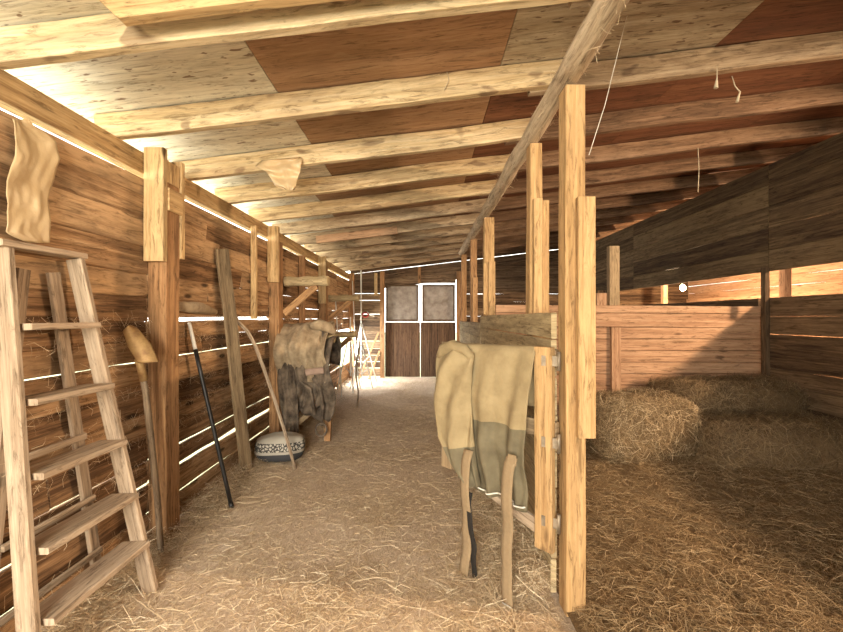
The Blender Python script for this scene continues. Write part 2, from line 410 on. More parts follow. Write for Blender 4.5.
# ------------------------------------------------------------------ right wall and the room beyond
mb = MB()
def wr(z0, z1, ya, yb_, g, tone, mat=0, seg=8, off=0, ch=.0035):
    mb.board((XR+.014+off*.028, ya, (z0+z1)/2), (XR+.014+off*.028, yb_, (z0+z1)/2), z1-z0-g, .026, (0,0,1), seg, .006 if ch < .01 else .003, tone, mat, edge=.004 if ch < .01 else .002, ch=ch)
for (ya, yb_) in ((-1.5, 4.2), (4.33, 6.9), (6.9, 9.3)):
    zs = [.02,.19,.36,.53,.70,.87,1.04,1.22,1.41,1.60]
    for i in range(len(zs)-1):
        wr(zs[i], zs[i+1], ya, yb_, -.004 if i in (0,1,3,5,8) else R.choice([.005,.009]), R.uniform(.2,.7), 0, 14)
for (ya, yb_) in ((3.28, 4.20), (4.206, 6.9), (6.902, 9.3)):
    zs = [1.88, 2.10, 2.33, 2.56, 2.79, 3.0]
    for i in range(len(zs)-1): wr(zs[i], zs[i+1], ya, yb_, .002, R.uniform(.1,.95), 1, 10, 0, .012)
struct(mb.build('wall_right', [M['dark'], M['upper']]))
for (y, z0, z1, lb, mt) in ((4.18, 0, 1.92, 'dark corner post where the hay stall meets the right wall', 'dark'), (3.30, 1.602, 2.9, 'dark post carrying the upper boards at the near end of right wall', 'dark')):
    mb = MB(); mb.box(XR-.05, XR-.002, y, y+.06, z0, z1, .3, segs=8, wob=.006, edge=.003)
    tag(mb.build('wall_post', M[mt]), lb, 'post')
mb = MB()
z = .03
while z < 3.3:
    h = R.uniform(.15,.2); mb.board((XO, YF, z+h/2), (XO, YB, z+h/2), h-.002, .026, (0,0,1), 16, .006, edge=.003); z += h+.001
struct(mb.build('wall_outer', M['stall']))
for (y, lb) in ((5.25, 'pale upright stud seen through the gap, right of the corner post'), (7.9, 'pale upright stud of next room seen through gap beside the bulb')):
    mb = MB(); mb.box(4.75, 4.84, y, y+.09, 0, rb(4.75), .6, segs=4, wob=.003)
    tag(mb.build('stud', M['stall']), lb, 'post')
mb = MB(); mb.board((5.95, 2.0, 1.75), (5.95, 9.0, 1.75), .09, .04, (0,0,1), 6, .004, .9)
mb.build('rail', M['stall']); tag(bpy.data.objects['rail'], 'pale horizontal rail on lit planks of the room behind right wall', 'rail')
mb = MB()
for (x0, x1) in ((XL-.1, -1.6), (.2, XO)):  # unseen wall; doorway's right edge set to keep light off the stall
    z = 0
    while z < 2.55:
        mb.board((x0, YF, z+.08), (x1, YF, z+.08), .158, .026, (0,0,1), 6, .004, edge=.002); z += .16
struct(mb.build('wall_front', M['wall']))

# ------------------------------------------------------------------ stall back wall
ys = 4.30
mb = MB()
zs = [.02,.16,.29,.42,.545,.67,.79,.915,1.04,1.165,1.29]
for i in range(len(zs)-1):
    mb.board((.78, ys, (zs[i]+zs[i+1])/2), (XR-.003, ys, (zs[i]+zs[i+1])/2), zs[i+1]-zs[i]-.004, .024, (0,0,1), 12, .002, R.uniform(.3,.8), edge=.0015, ch=.008)
mb.board((.78, ys-.01, 1.375), (XR-.003, ys-.01, 1.36), .145, .03, (0,0,1), 12, .003, .55, edge=.002)
mb.board((.78, ys-.012, 1.492), (XR-.003, ys-.012, 1.475), .078, .034, (0,0,1), 12, .003, .75, edge=.002)
struct(mb.build('wall_stall', M['stall']))
mb = MB(); mb.box(2.00, 2.10, ys-.062, ys-.026, .2, 1.29, .55, segs=4, wob=.003)
tag(mb.build('stall_stud', M['stall']), 'upright batten nailed on the front of the pinkish stall back wall', 'stud')
mb = MB(); mb.box(2.02, 2.13, ys+.03, ys+.10, 0, 2.17, .7, segs=4, wob=.003)
tag(mb.build('stall_post', M['olive']), 'tall pale post rising above the stall back wall below dark boards', 'post')
mb = MB(); mb.box(1.88, 1.99, ys+.03, ys+.10, 0, 1.66, .7, segs=4, wob=.003)
tag(mb.build('stall_post', M['stall']), 'short post stub poking just above the stall back wall', 'post')
mb = MB(); mb.box(2.62, 2.74, 6.0, 6.08, 0, 1.80, .3, segs=4, wob=.003)
tag(mb.build('stall_post', M['dark']), 'dark post beyond the stall back wall, left of the light bulb', 'post')

# ------------------------------------------------------------------ centre partition
mb = MB()
for (ya, yb_, zs) in ((1.985, 4.42, [.03,.20,.37,.55,.73,.91,1.10,1.29,1.425]), (4.46, 6.95, [.03,.22,.41,.60,.79,.98,1.17,1.34])):
    for i in range(len(zs)-1):
        mb.board((.650, ya, (zs[i]+zs[i+1])/2), (.650, yb_, (zs[i]+zs[i+1])/2-(.008 if i > 5 else 0)), zs[i+1]-zs[i]-.006, .028, (0,0,1), 12, .005, R.uniform(.4,.8), edge=.004)
struct(mb.build('wall_middle', M['partition']))
mb = MB()
n = 26; 
mb.tube([(.688+.012*noise.noise(V((k*.3,1,1))), YF+(7.15-YF)*k/60, 2.548+.01*noise.noise(V((k*.3,5,1)))) for k in range(61)], [.054+.006*noise.noise(V((k*.5,9,2))) for k in range(61)], 16, .8, wob=.22)
tag(mb.build('centre_beam', M['rough']), 'rough grey beam running down the middle of the roof above the posts', 'beam')
def centre_post(y, label, w, cl=None, mat='post', z1=2.487):
    t = thing('centre_post', (.72, y+.05, 0), label, 'post', 'posts along the centre partition')
    m_ = MB(); m_.box(.668, .668+w, y, y+.10, 0, z1, .62, segs=12, wob=.006, edge=.002)
    m_.build('post', M[mat], t)
    for (x0, x1, y0, y1, z0, z1_) in (cl or []):
        m_ = MB(); m_.box(x0, x1, y0, y1, z0, z1_, R.uniform(.6,.9), segs=5, wob=.003, edge=.001)
        m_.build('cleat', M[mat], t)
    return t
centre_post(1.87, 'nearest and brightest centre post, with a nailed board on its right side', .092, [(.71, .79, 1.826, 1.866, .845, 1.95)])
centre_post(2.50, 'second centre post just behind the nearest one, doubled with upright boards', .075, [(.68, .735, 2.456, 2.496, 1.2, 2.13), (.745, .79, 2.50, 2.55, 1.2, 2.13)])
centre_post(4.36, 'third centre post at the back corner of the hay stall', .11, [(.655, .70, 4.32, 4.356, 1.43, 1.98), (.705, .78, 4.32, 4.356, 1.2, 2.0)])
centre_post(5.6, 'fourth centre post, dimmer, beyond the hay stall corner', .09, [(.69, .76, 5.56, 5.597, 0.6, 1.95)], 'postold')
centre_post(6.95, 'farthest centre post under the end of the rough centre beam', .09, None, 'postold')

# ------------------------------------------------------------------ rafters and roof sheets
ys_r = [-1.0, -.36, .28, .92, 1.57, 2.22, 2.88, 3.51, 4.18, 4.84, 5.5, 6.15, 6.8, 7.45, 8.1, 8.75]
words = ['', '', '', '', 'first', 'second', 'third', 'fourth', 'fifth', 'sixth', 'seventh', 'eighth', 'ninth', 'tenth', 'eleventh', 'twelfth']
extra = {}
for i, y in enumerate(ys_r):
    if i < 3: continue
    x0 = XL-.5; x1 = XO+.05
    w_ = words[i] or 'overhead unseen'
    mb = MB()
    mb.board((XL-.12, y+.025, rb(XL-.12)+.069), (.82, y+.025, rb(.82)+.069), .137, .05, (0,0,1), 26, .012, R.uniform(.45,.8), edge=.004)
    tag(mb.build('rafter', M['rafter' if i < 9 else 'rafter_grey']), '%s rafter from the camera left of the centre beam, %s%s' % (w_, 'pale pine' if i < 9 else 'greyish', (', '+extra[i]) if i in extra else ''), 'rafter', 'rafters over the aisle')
    mb = MB()
    mb.board((.60, y+.078, rb(.60)+.069), (XO+.05, y+.078, rb(XO+.05)+.069), .137, .05, (0,0,1), 34, .014, R.uniform(.3,.8), edge=.005)
    tag(mb.build('rafter', M['rafter_grey' if i < 6 else 'rafter_shaded']), '%s rafter from the camera right of the centre beam, %s' % (w_, 'dusty grey' if i < 6 else 'shade-darkened brown'), 'rafter', 'rafters over the stalls')
# sister pieces
mb = MB(); y=1.515
xa = -1.15
mb.board((xa, 1.455, rb(xa)+.06), (.5, 1.455, rb(.5)+.06), .12, .05, (0,0,1), 10, .003, .8, skew=(-.05,0))
tag(mb.build('sister_board', M['beam']), 'short golden board lapped against the nearest rafter at top left', 'board')
mb = MB()
xb = -.3
mb.board((-1.45, 5.44, rb(-1.45)+.02), (-.35, 5.44, rb(-.35)+.02), .10, .04, (0,0,1), 6, .003, .9)
tag(mb.build('sister_board', M['stall']), 'short pinkish board lapped against a rafter above the saddle racks', 'board')

mb = MB()
ybk = [YF, 0.03, 1.25, 2.47, 3.69, 4.91, 6.13, 7.35, 8.57, YB+.1]
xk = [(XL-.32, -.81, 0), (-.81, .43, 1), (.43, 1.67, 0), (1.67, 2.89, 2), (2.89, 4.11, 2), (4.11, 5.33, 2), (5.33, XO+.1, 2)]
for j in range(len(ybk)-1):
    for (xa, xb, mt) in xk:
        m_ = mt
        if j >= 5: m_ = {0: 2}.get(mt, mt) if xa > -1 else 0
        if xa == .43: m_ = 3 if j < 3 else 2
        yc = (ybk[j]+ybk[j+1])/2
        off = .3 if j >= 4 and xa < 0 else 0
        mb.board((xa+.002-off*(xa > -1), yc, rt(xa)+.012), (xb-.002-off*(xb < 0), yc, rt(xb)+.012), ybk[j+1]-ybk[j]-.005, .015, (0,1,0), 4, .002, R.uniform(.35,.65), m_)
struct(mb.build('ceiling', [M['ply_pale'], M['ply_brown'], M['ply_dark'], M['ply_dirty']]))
mb = MB()
mb.board((XL-.34, (YF+YB)/2, rt(XL-.34)+.06), (XO+.4, (YF+YB)/2, rt(XO+.4)+.06), YB-YF+.6, .03, (0,1,0), 2)
struct(mb.build('roof', M['dark_iron']))

# ------------------------------------------------------------------ stepladder
A0 = V((-1.650, 1.57, 1.67)); A1 = V((-1.63, 1.875, 1.67)); B0 = V((-1.39, 1.43, 0)); B1 = V((-1.39, 2.04, 0))
lad = thing('stepladder', (-1.5, 1.75, 0), 'weathered wooden stepladder standing open against the left wall', 'ladder')
fx = V((.985, 0, .17)).normalized()
for (a, b) in ((A0, B0), (A1, B1)):
    mb = MB(); mb.board(b, a, .072, .028, fx, 12, .002, .6, edge=.001, ch=.004); mb.build('side_rail', M['ladder'], lad)
for k, z in enumerate((.27, .52, .79, 1.07, 1.36)):
    t = 1-z/1.67
    a = A0.lerp(B0, t); b = A1.lerp(B1, t)
    dv = (b-a).normalized()
    mb = MB(); mb.board(a+dv*.026, b-dv*.02, .14, .026, (1,0,.04), 6, .003, R.uniform(.4,.9), edge=.003)
    mb.build('step', M['ladder'], lad)
mb = MB(); mb.board(A0+V((.005,-.045,.016)), A1+V((0,.02,.016)), .09, .026, (1,0,0), 4, .002, .8, edge=.002)
mb.build('top_cap', M['ladder'], lad)
for (a, b) in ((V((-1.672, 1.67, 1.60)), V((-1.668, 1.50, .005))), (V((-1.665, 1.80, 1.60)), V((-1.655, 2.05, .005)))):
    mb = MB(); mb.board(b, a, .055, .022, (0,1,0), 8, .002, .4, edge=.001); mb.build('rear_leg', M['ladder'], lad)
for z, h in ((.22,.03), (.5,.03), (.82,.03)):
    t = 1-z/1.6
    mb = MB(); mb.board((-1.632, 1.67-.17*t, z), (-1.622, 1.80+.25*t, z+.01), h, .016, (0,0,1), 3, .002, .5)
    mb.build('rear_brace', M['ladder'], lad)

# ------------------------------------------------------------------ shovel, upside down against the wall
sv = thing('shovel', (-1.57, 2.36, 0), 'long handled shovel standing upside down, ochre blade up, beside the ladder', 'shovel')
mb = MB()
pts = [(-1.545, 2.36, .0), (-1.555, 2.34, .35), (-1.57, 2.30, .75), (-1.575, 2.27, .98), (-1.585, 2.25, 1.10)]
mb.tube(pts, [.017,.017,.018,.017,.015], 10); mb.build('handle', M['rough'], sv)
mb = MB(); mb.tube([(-1.578, 2.262, 1.04), (-1.585, 2.248, 1.12), (-1.60, 2.235, 1.17)], [.022,.021,.015], 10); mb.build('socket', M['shovel'], sv)
Lb = [(0,138,363),(.45,128.5,347.5),(.85,122.8,331),(1,128,326)]; Rb = [(0,159,362),(.45,151,343.5),(.85,137,328),(1,130,325)]
def blade(u, v):
    lx = lerp_tab([(a[0], a[1]) for a in Lb], v); ly = lerp_tab([(a[0], a[2]) for a in Lb], v)
    rx = lerp_tab([(a[0], a[1]) for a in Rb], v); ry = lerp_tab([(a[0], a[2]) for a in Rb], v)
    dd = 2.20+.05*u+.02*(2*u-1)**2
    p = P(lx+(rx-lx)*u, ly+(ry-ly)*u, dd); p.x = max(p.x, XL+.02); return p
mb = MB(); mb.grid(blade, 14, 18); mb.build('blade', M['shovel'], sv, solid=.005)

# black pole
t = thing('black_pole', (-1.40, 2.93, 0), 'thin black pole with a pale upper end leaning on left wall', 'pole')
p0 = V((-1.40, 2.93, .0)); p1 = V((-1.672, 2.86, 1.36)); mb = MB()
mb.tube([p0.lerp(p1, k/6*.86) for k in range(7)], .0145, 12); mb.build('shaft', M['blackpole'], t)
mb = MB(); mb.tube([p0.lerp(p1, .86), p0.lerp(p1, .93), p1], [.0135, .0125, .012], 12); mb.build('pale_end', M['palegrip'], t)
mb = MB(); mb.tube([p0, p0.lerp(p1, .03)], .017, 12); mb.build('tip_cap', M['blackpole'], t)
# leaning plank
mb = MB(); mb.board((-1.575, 3.57, 0.0), (-1.655, 3.30, 1.96), .125, .024, (.35,.94,0), 12, .012, .55, edge=.004, skew=(.02,.0))
tag(mb.build('leaning_plank', M['olive']), 'tall rough plank leaning on the left wall between the two poles', 'plank')
# bent stick
mb = MB()
mb.tube([(-1.17,3.66,.01), (-1.24,3.65,.28), (-1.33,3.63,.60), (-1.43,3.60,.93), (-1.50,3.58,1.14), (-1.56,3.56,1.27), (-1.64,3.54,1.36), (-1.67,3.53,1.44)], [.014,.015,.015,.016,.017,.017,.017,.014], 10)
tag(mb.build('bent_stick', M['ladder']), 'bent pale wooden handle leaning on left wall over the patterned sack', 'stick')
# short plank lodged at the crack, and driftwood
mb = MB(); mb.tube([(-1.66, 2.66, 1.475), (-1.655, 2.95, 1.47), (-1.66, 3.2, 1.44)], [.03,.045,.02], 8, wob=.3)
tag(mb.build('lodged_bundle', M['burlap']), 'dusty roll tucked along left wall just above the brightest hole', 'roll')

# patterned sack
def sack_mat():
    m, nt, b = nodes('patterned_sack_fabric')
    tc = nt.nodes.new('ShaderNodeTexCoord'); mp = nt.nodes.new('ShaderNodeMapping'); mp.inputs['Scale'].default_value = (40, 1, 34); mp.inputs['Rotation'].default_value = (0, .5, 0)
    nt.links.new(tc.outputs['Object'], mp.inputs[0])
    ch = nt.nodes.new('ShaderNodeTexVoronoi'); ch.feature = 'DISTANCE_TO_EDGE'; ch.inputs['Scale'].default_value = 1; nt.links.new(mp.outputs[0], ch.inputs['Vector'])
    lat = ramp(nt, ch.outputs['Distance'], [(.10, (.05,.045,.04)), (.2, (.50,.46,.38))])
    sp = nt.nodes.new('ShaderNodeSeparateXYZ'); nt.links.new(tc.outputs['Object'], sp.inputs[0])
    band = math_(nt, 'MULTIPLY', math_(nt, 'GREATER_THAN', sp.outputs[2], .125), math_(nt, 'LESS_THAN', sp.outputs[2], .205))
    col = mixc(nt, band, (.42,.38,.31), lat)
    dk = math_(nt, 'LESS_THAN', sp.outputs[2], .10)
    col = mixc(nt, dk, col, (.045,.045,.048))
    nt.links.new(col, b.inputs['Base Color']); b.inputs['Roughness'].default_value = .8
    return m
M['sack'] = sack_mat()
def sack(u, v):
    th = u*2*math.pi; ph = (v-.5)*math.pi
    def se(c, e): return math.copysign(abs(c)**e, c)
    x = .235*se(math.cos(ph), .5)*se(math.cos(th), .75); y = .15*se(math.cos(ph), .5)*se(math.sin(th), .75); z = .125+.125*se(math.sin(ph), .7)
    p = V((x, y, z)); n_ = noise.noise(p*6+V((3,1,0)))
    return p*(1+.10*n_)+V((0,0,-.02*x+.008))
mb = MB(); mb.grid(sack, 40, 24); o = mb.build('patterned_sack', M['sack']); o.location = (-1.40, 3.93, -.008); o.rotation_euler = (0,0,.15)
tag(o, 'low grey sack with dark lattice band and black base by left wall', 'sack')

# ------------------------------------------------------------------ saddle under burlap
sd = thing('saddle', (-1.3, 4.6, 1.2), 'dusty leather saddle heaped on lower pole rack with hanging flaps', 'saddle')
def drape(x0, x1, yc, zt, ln, lf, bulge, seed, wr_=.03, rad=.13):
    def fn(u, v):
        # v 0 = near bottom, top at .55, far bottom 1
        x = x0+(x1-x0)*u
        l = ln*(1+.22*noise.noise(V((u*3, seed, 0)))-.15*abs(u-.5))
        if v < .6:
            s = 1-v/.6; y = yc-rad-bulge*math.sin(min(1, s*1.25)*math.pi)*.8; z = zt-.04-l*s
            if s < .15: y = yc-rad*math.sin(s/.15*math.pi/2); z = zt-l*.15*(1-math.cos(s/.15*math.pi/2))*1
        else:
            s = (v-.6)/.4; y = yc+rad*min(1, s*3); z = zt-max(0, s-.2)*lf
        p = V((x, y, z)); w = noise.noise(V((u*4.5+seed, v*4.2, seed)))
        w2 = noise.noise(V((u*13+seed, v*9, seed+4)))
        x += .05*noise.noise(V((v*3, seed, 5)))+.03*(u-.5)*math.sin(v*9+seed)
        return (x+.015*w2, y-wr_*2.2*w-wr_*.7*w2, z+wr_*.8*w)
    return fn
mb = MB(); mb.grid(drape(-1.56, -1.10, 4.60, 1.27, .92, .5, .05, 3.1, .035, .15), 30, 50); mb.build('flap', M['leather'], sd, solid=.008)
mb = MB(); mb.grid(drape(-1.42, -.99, 4.62, 1.16, .86, .4, .10, 8.1, .055, .17), 24, 40); mb.build('skirt', M['leather'], sd, solid=.008)
mb = MB(); mb.grid(drape(-1.55, -1.38, 4.56, 1.12, .98, .4, .08, 5.7, .03, .16), 16, 40); mb.build('fender', M['leather'], sd, solid=.008)
mb = MB(); mb.tube([(-1.30,4.45,.92), (-1.26,4.40,.78), (-1.14,4.38,.66), (-1.10,4.40,.42), (-1.12,4.42,.2)], [.02,.022,.025,.02,.015], 8, wob=.3); mb.build('stirrup_leather', M['leather'], sd)
mb = MB(); mb.tube([(-1.42,4.42,.95), (-1.34,4.36,.7), (-1.22,4.34,.62), (-1.18,4.36,.34)], .018, 8, wob=.3); mb.build('stirrup_leather', M['leather'], sd)
mb = MB(); pts = [(-1.12+.06*math.cos(a), 4.40, .16+.07*math.sin(a)) for a in np.linspace(0, 6.283, 16)]; mb.tube(pts, .012, 8, cap=False); mb.build('stirrup', M['leather'], sd)
mb = MB(); mb.board((-1.27,4.34,.80), (-1.08,4.36,.82), .07, .07, (0,0,1), 2, .002, .6, ch=.012); mb.build('roll', M['pinkblock'], sd)
mb = MB(); mb.grid(drape(-1.60, -1.06, 4.60, 1.34, .66, .3, .17, 1.3, .055, .19), 54, 70)
tag(mb.build('burlap_cover', M['burlap'], solid=.006), 'dusty tan burlap cover thrown over the saddle on left wall', 'cover')
mb = MB()
mb.tube([(-1.24,4.44,1.30),(-1.16,4.44,1.32),(-1.06,4.46,1.28),(-1.0,4.5,1.22)], [.05,.06,.055,.03], 12, wob=.4)
tag(mb.build('rolled_sack', M['burlap']), 'small rolled burlap bundle lying on end of saddle rack', 'roll')
# timbers below the saddle
mb = MB(); mb.board((-1.62,4.3,.05), (-1.05,4.75,.5), .06, .03, (0,0,1), 6, .01, .5, edge=.004)
tag(mb.build('propped_board', M['olive']), 'short board propped diagonally in the clutter under the saddle', 'board')
mb = MB(); mb.board((-1.08,4.52,0), (-1.06,4.56,.62), .07, .04, (1,0,0), 5, .01, .5, edge=.004)
tag(mb.build('upright_board', M['postold']), 'short upright board standing under the saddle, on the aisle side', 'board')
mb = MB(); mb.tube([(-1.02,6.2,0), (-1.0,6.2,.25), (-1.04,6.22,.45), (-1.05,6.3,.7), (-1.02,6.4,.92)], .014, 8, wob=.2)
tag(mb.build('thin_stick', M['rough']), 'thin crooked stick standing upright between saddle and metal tripods', 'stick')

# ------------------------------------------------------------------ metal tripods at far left
def tripod(x, y, zt, sp, label, rot, pole=0):
    t = thing('metal_tripod', (x, y, 0), label, 'tripod', 'white metal tripods at the far left corner')
    for k in range(3):
        a = rot+k*2.094
        m_ = MB(); m_.tube([(x+sp*math.cos(a), y+sp*math.sin(a), 0.0), (x+.02*math.cos(a), y+.02*math.sin(a), zt)], .012, 8); m_.build('leg', M['white_metal'], t)
    m_ = MB(); m_.tube([(x, y, zt*.25), (x, y, zt+pole)], .014, 8); m_.build('centre_pole', M['white_metal'], t)
    for k in range(3):
        a = rot+k*2.094
        m_ = MB(); m_.tube([(x, y, zt*.3), (x+sp*.55*math.cos(a), y+sp*.55*math.sin(a), zt*.45)], .008, 6); m_.build('strut', M['white_metal'], t)
tripod(-1.33, 8.6, 1.25, .33, 'tallest white metal tripod, with a pole rising to the rafters', .2, 1.15)
tripod(-1.38, 7.6, 1.1, .26, 'nearer white metal tripod beside the lower pole rack', .9, .3)
tripod(-1.22, 7.95, .85, .25, 'shortest white metal tripod standing on the bright straw', 1.7)
for (a, b, lb) in (((-1.42,7.0,0), (-1.60,7.3,1.75), 'thin white rod leaning on left wall nearest the tripods'), ((-1.35,8.2,0), (-1.57,8.9,2.2), 'long white rod leaning into the far left corner')):
    mb = MB(); mb.tube([a, b], .010, 8); tag(mb.build('metal_rod', M['white_metal']), lb, 'rod')
for (a, b, lb) in (((-1.45,9.05,0), (-1.02,9.22,1.05), 'upper slanting brown stick against the far wall beside tripods'), ((-1.22,9.02,0), (-1.0,9.20,.62), 'shorter slanting brown stick against far wall beside the door')):
    mb = MB(); mb.board(a, b, .045, .025, (1,0,0), 4, .006, .6); tag(mb.build('slanting_stick', M['postold']), lb, 'stick')
t = thing('halter', (-1.28, YB-.03, 1.47), 'red halter with pale straps hanging on the far wall by the door', 'halter')
mb = MB(); mb.tube([(-1.34+.07*math.cos(a), YB-.04, 1.45+.055*math.sin(a)) for a in np.linspace(0, 6.283, 14)], .016, 8, cap=False); mb.build('noseband', M['red'], t)
mb = MB(); mb.tube([(-1.30,YB-.035,1.52), (-1.22,YB-.04,1.44), (-1.13,YB-.04,1.42)], .014, 8); mb.build('cheek_strap', M['ropew'], t)
mb = MB(); mb.tube([(-1.38,YB-.035,1.47), (-1.44,YB-.04,1.40), (-1.46,YB-.03,1.34)], .014, 8); mb.build('lead_strap', M['ropew'], t)

# ------------------------------------------------------------------ gate
G0 = V((.625, 1.905, 0)); G1 = V((.115, 2.44, 0)); gd = (G1-G0).normalized(); gn = V((-gd.y, gd.x, 0))
if gn.y > 0: gn = -gn      # towards the camera
gt = thing('gate', G0, 'small open wooden gate hinged on nearest centre post, under the blanket', 'gate')
GL = (G1-G0).length
mb = MB(); a = G0+gd*.05
mb.board(a+V((0,0,.275)), a+V((0,0,1.255)), .095, .036, gd, 8, .004, .75, edge=.003); mb.build('stile', M['post'], gt)
a = G0+gd*(GL-.05)
mb = MB(); mb.board(a+V((0,0,.50)), a+V((0,0,1.25)), .08, .036, gd, 6, .004, .5, edge=.003); mb.build('stile', M['olive'], gt)
for z, w in ((1.20, .085), (.85, .085)):
    mb = MB(); mb.board(G0+gd*.0+V((0,0,z))-gn*.033, G0+gd*(GL-.01)+V((0,0,z))-gn*.033, w, .026, (0,0,1), 6, .003, .5, edge=.002); mb.build('rail', M['olive'], gt)
mb = MB(); mb.board(G0+gd*.04+V((0,0,.33))-gn*.033, G0+gd*(GL-.0)+V((0,0,.55))-gn*.033, .07, .024, (0,0,1), 5, .003, .8, edge=.002); mb.build('brace', M['ladder'], gt)
for z in (1.19, .80, .42):
    hg = MB(); hg.tube([G0+V((.018,-.01,z-.045)), G0+V((.018,-.01,z+.045))], .009, 10); 
    hg.board(G0+V((.018,-.016,z)), G0+gd*.055+gn*.022+V((0,0,z)), .05, .004, (0,0,1))
    hg.build('hinge', M['hinge'], gt)

# ------------------------------------------------------------------ blanket over the gate
bl = thing('horse_blanket', G0.lerp(G1,.5)+V((0,0,.4)), 'tan and grey-green horse blanket with hanging straps draped over gate', 'blanket')
def gp(x, y, off=.0):
    """the point of the gate's plane (moved off towards the aisle) behind photo position x, y"""
    r = V(((x-CX)/F, 1, -(y-CY)/F)); o = V((0,0,H)); q = G0+gn*off
    k = (q-o).dot(gn)/r.dot(gn); return o+r*k
topy = lambda x: 347+(x-440)*.045
def main_cloth(u, v):
    # v<.16: the flap behind the gate, over the rail, then hanging in front
    xr = lerp_tab([(0,536),(.3,534),(.6,529),(.85,530),(1,529)], max(0, (v-.16)/.84))
    xl = lerp_tab([(0,452),(.3,452),(.6,456),(.85,466),(1,470)], max(0, (v-.16)/.84))
    x = xl+(xr-xl)*u
    yb_ = 484+(u**.8)*26+2*math.sin(u*9)
    if v < .16:
        s = 1-v/.16; p = gp(x, topy(x), 0); ang = (s)*math.pi
        if s < .4: a = s/.4*math.pi; q = p+V((0,0,.008+.018*math.sin(a)))+gn*(.03*math.cos(a))-gn*.01
        else: q = p-gn*.07+V((0,0,.01-.30*(s-.4)/.6))
        return q
    t = (v-.16)/.84
    y = topy(x)+(yb_-topy(x))*t
    fold = .024*math.sin(u*13+1.2+1.6*math.sin(t*2.2))*min(1, t*1.2+.35)+.014*math.sin(u*31+t*2)*t+.02*noise.noise(V((u*5, t*5, 1)))*min(1,t*3)
    off = .028+.035*t*(1-t)*2+.03*math.sin(min(1,t*1.1)*math.pi)*u+fold
    q = gp(x, y, .03)+gn*(max(off, .022)-.03)
    return q
hemcut = .55
mb = MB(); mb.grid(main_cloth, 70, 90, lambda u, v: 1 if v > .16+.84*.475 else 0)
cl_ = mb.build('cloth', [M['canvas'], M['canvas2']], bl, solid=.004)
def bunch(u, v):
    yt = 346; 
    t = v
    xl = lerp_tab([(0,441),(.08,436),(.4,436),(.65,440),(.85,452),(1,470)], t)
    xr = lerp_tab([(0,466),(.08,472),(.4,471),(.65,474),(.85,477),(1,481)], t)
    th = (u)*math.pi
    x = (xl+xr)/2-(xr-xl)/2*math.cos(th)
    y = yt+(486-yt)*t
    r = .055*math.sin(th)*(1-.4*t)
    pl = (.019*math.sin(u*13+t*9+2*math.sin(t*3))+.012*noise.noise(V((u*6+t*3, t*5, 2))))*math.sin(th)**.5 if 0 < u < 1 else 0
    top = math.exp(-t*14)
    q = gp(x, y, .06)+gn*(r+pl-.075*top)
    q.z += .0
    return q
mb = MB(); mb.grid(bunch, 60, 60, lambda u, v: 1 if v > .70 else 0)
mb.build('folded_end', [M['canvas'], M['canvas2']], bl, solid=.004)
# top roll of the bunch
mb = MB(); mb.tube([gp(439,356,.05), gp(444,349,.05), gp(454,346,.06), gp(464,349,.06), gp(472,358,.05)], [.022,.034,.036,.030,.018], 14, wob=.35)
mb.build('folded_top', M['canvas'], bl)
mb = MB(); hp = []
for k in range(30):
    u = k/29; hp.append(V(main_cloth(u, 1.0))+gn*.016+V((0,0,.03-.008*math.sin(u*3))))
mb.tube(hp, .0042, 8); mb.build('hem_cord', M['ropew'], cl_)
def strap(pts, w, mat, nm='strap', off=.10):
    q = [gp(x, y, off) for (x, y) in pts]
    m_ = MB(); n = len(q)
    def fn(u, v):
        k = v*(n-1); i = min(int(k), n-2); f = k-i
        c = q[i].lerp(q[i+1], f); return c+gd*((u-.5)*w)+gn*(.012*math.sin(v*7)+.004*math.sin(v*23))+gd*(.006*math.sin(v*11))
    m_.grid(fn, 3, 30); return m_.build(nm, M[mat], bl, solid=.0015)
s1 = strap([(469,450),(466,480),(465,520),(466,550),(463,575)], .062, 'strap')
strap([(470,492),(472,530),(473,565),(476,603)], .036, 'strapb', 'black_strap', .09)
s2 = strap([(512,457),(508,490),(506,530),(506,570),(507,604)], .062, 'strap', off=.13)
mb = MB(); q = gp(507,605,.13); mb.board(q-gd*.026, q+gd*.026, .014, .006, (0,0,1)); mb.build('buckle', M['white_metal'], s2)
mb = MB(); q = gp(512,460,.135); mb.board(q-gd*.022+V((0,0,.0)), q+gd*.022, .05, .005, (0,0,1)); mb.build('strap_patch', M['strap'], s2)

# ------------------------------------------------------------------ torn plastic
def poly_sheet(outline, pf, name, mat, label, cat, nseg=22):
    """wrinkled sheet: rows between a left and right edge"""
    ys_ = [p[0] for p in outline]
    m_ = MB()
    def fn(u, v):
        y = ys_[0]+(ys_[-1]-ys_[0])*v
        l = lerp_tab([(a[0], a[1]) for a in outline], y); r = lerp_tab([(a[0], a[2]) for a in outline], y)
        return pf(l+(r-l)*u, y, u, v)
    m_.grid(fn, nseg, nseg*2)
    return tag(m_.build(name, mat, solid=.0015), label, cat)
def on_left(x, y, u, v):
    d = 1.665*F/(CX-x); w = .014*noise.noise(V((u*2.2, v*3.1, .3)))+.006*noise.noise(V((u*7+v*2, v*9, 3)))+.002*noise.noise(V((u*22, v*30, 3)))
    p = P(x, y, d); p.x = XL+.028+w; return p
poly_sheet([(119,14,30),(124,15,32),(132,16,45),(141,17,56),(158,16,59),(180,6,55),(200,9,50),(225,8,51),(233,7,50),(243,30,50)], on_left, 'plastic_sheet', M['plastic'], 'torn yellowed plastic sheet hanging from the left wall above the ladder', 'sheet')
def on_raf(x, y, u, v):
    d = 2.84+.05*noise.noise(V((u*3, v*4, 7)))-.03*v
    return P(x, y, d)
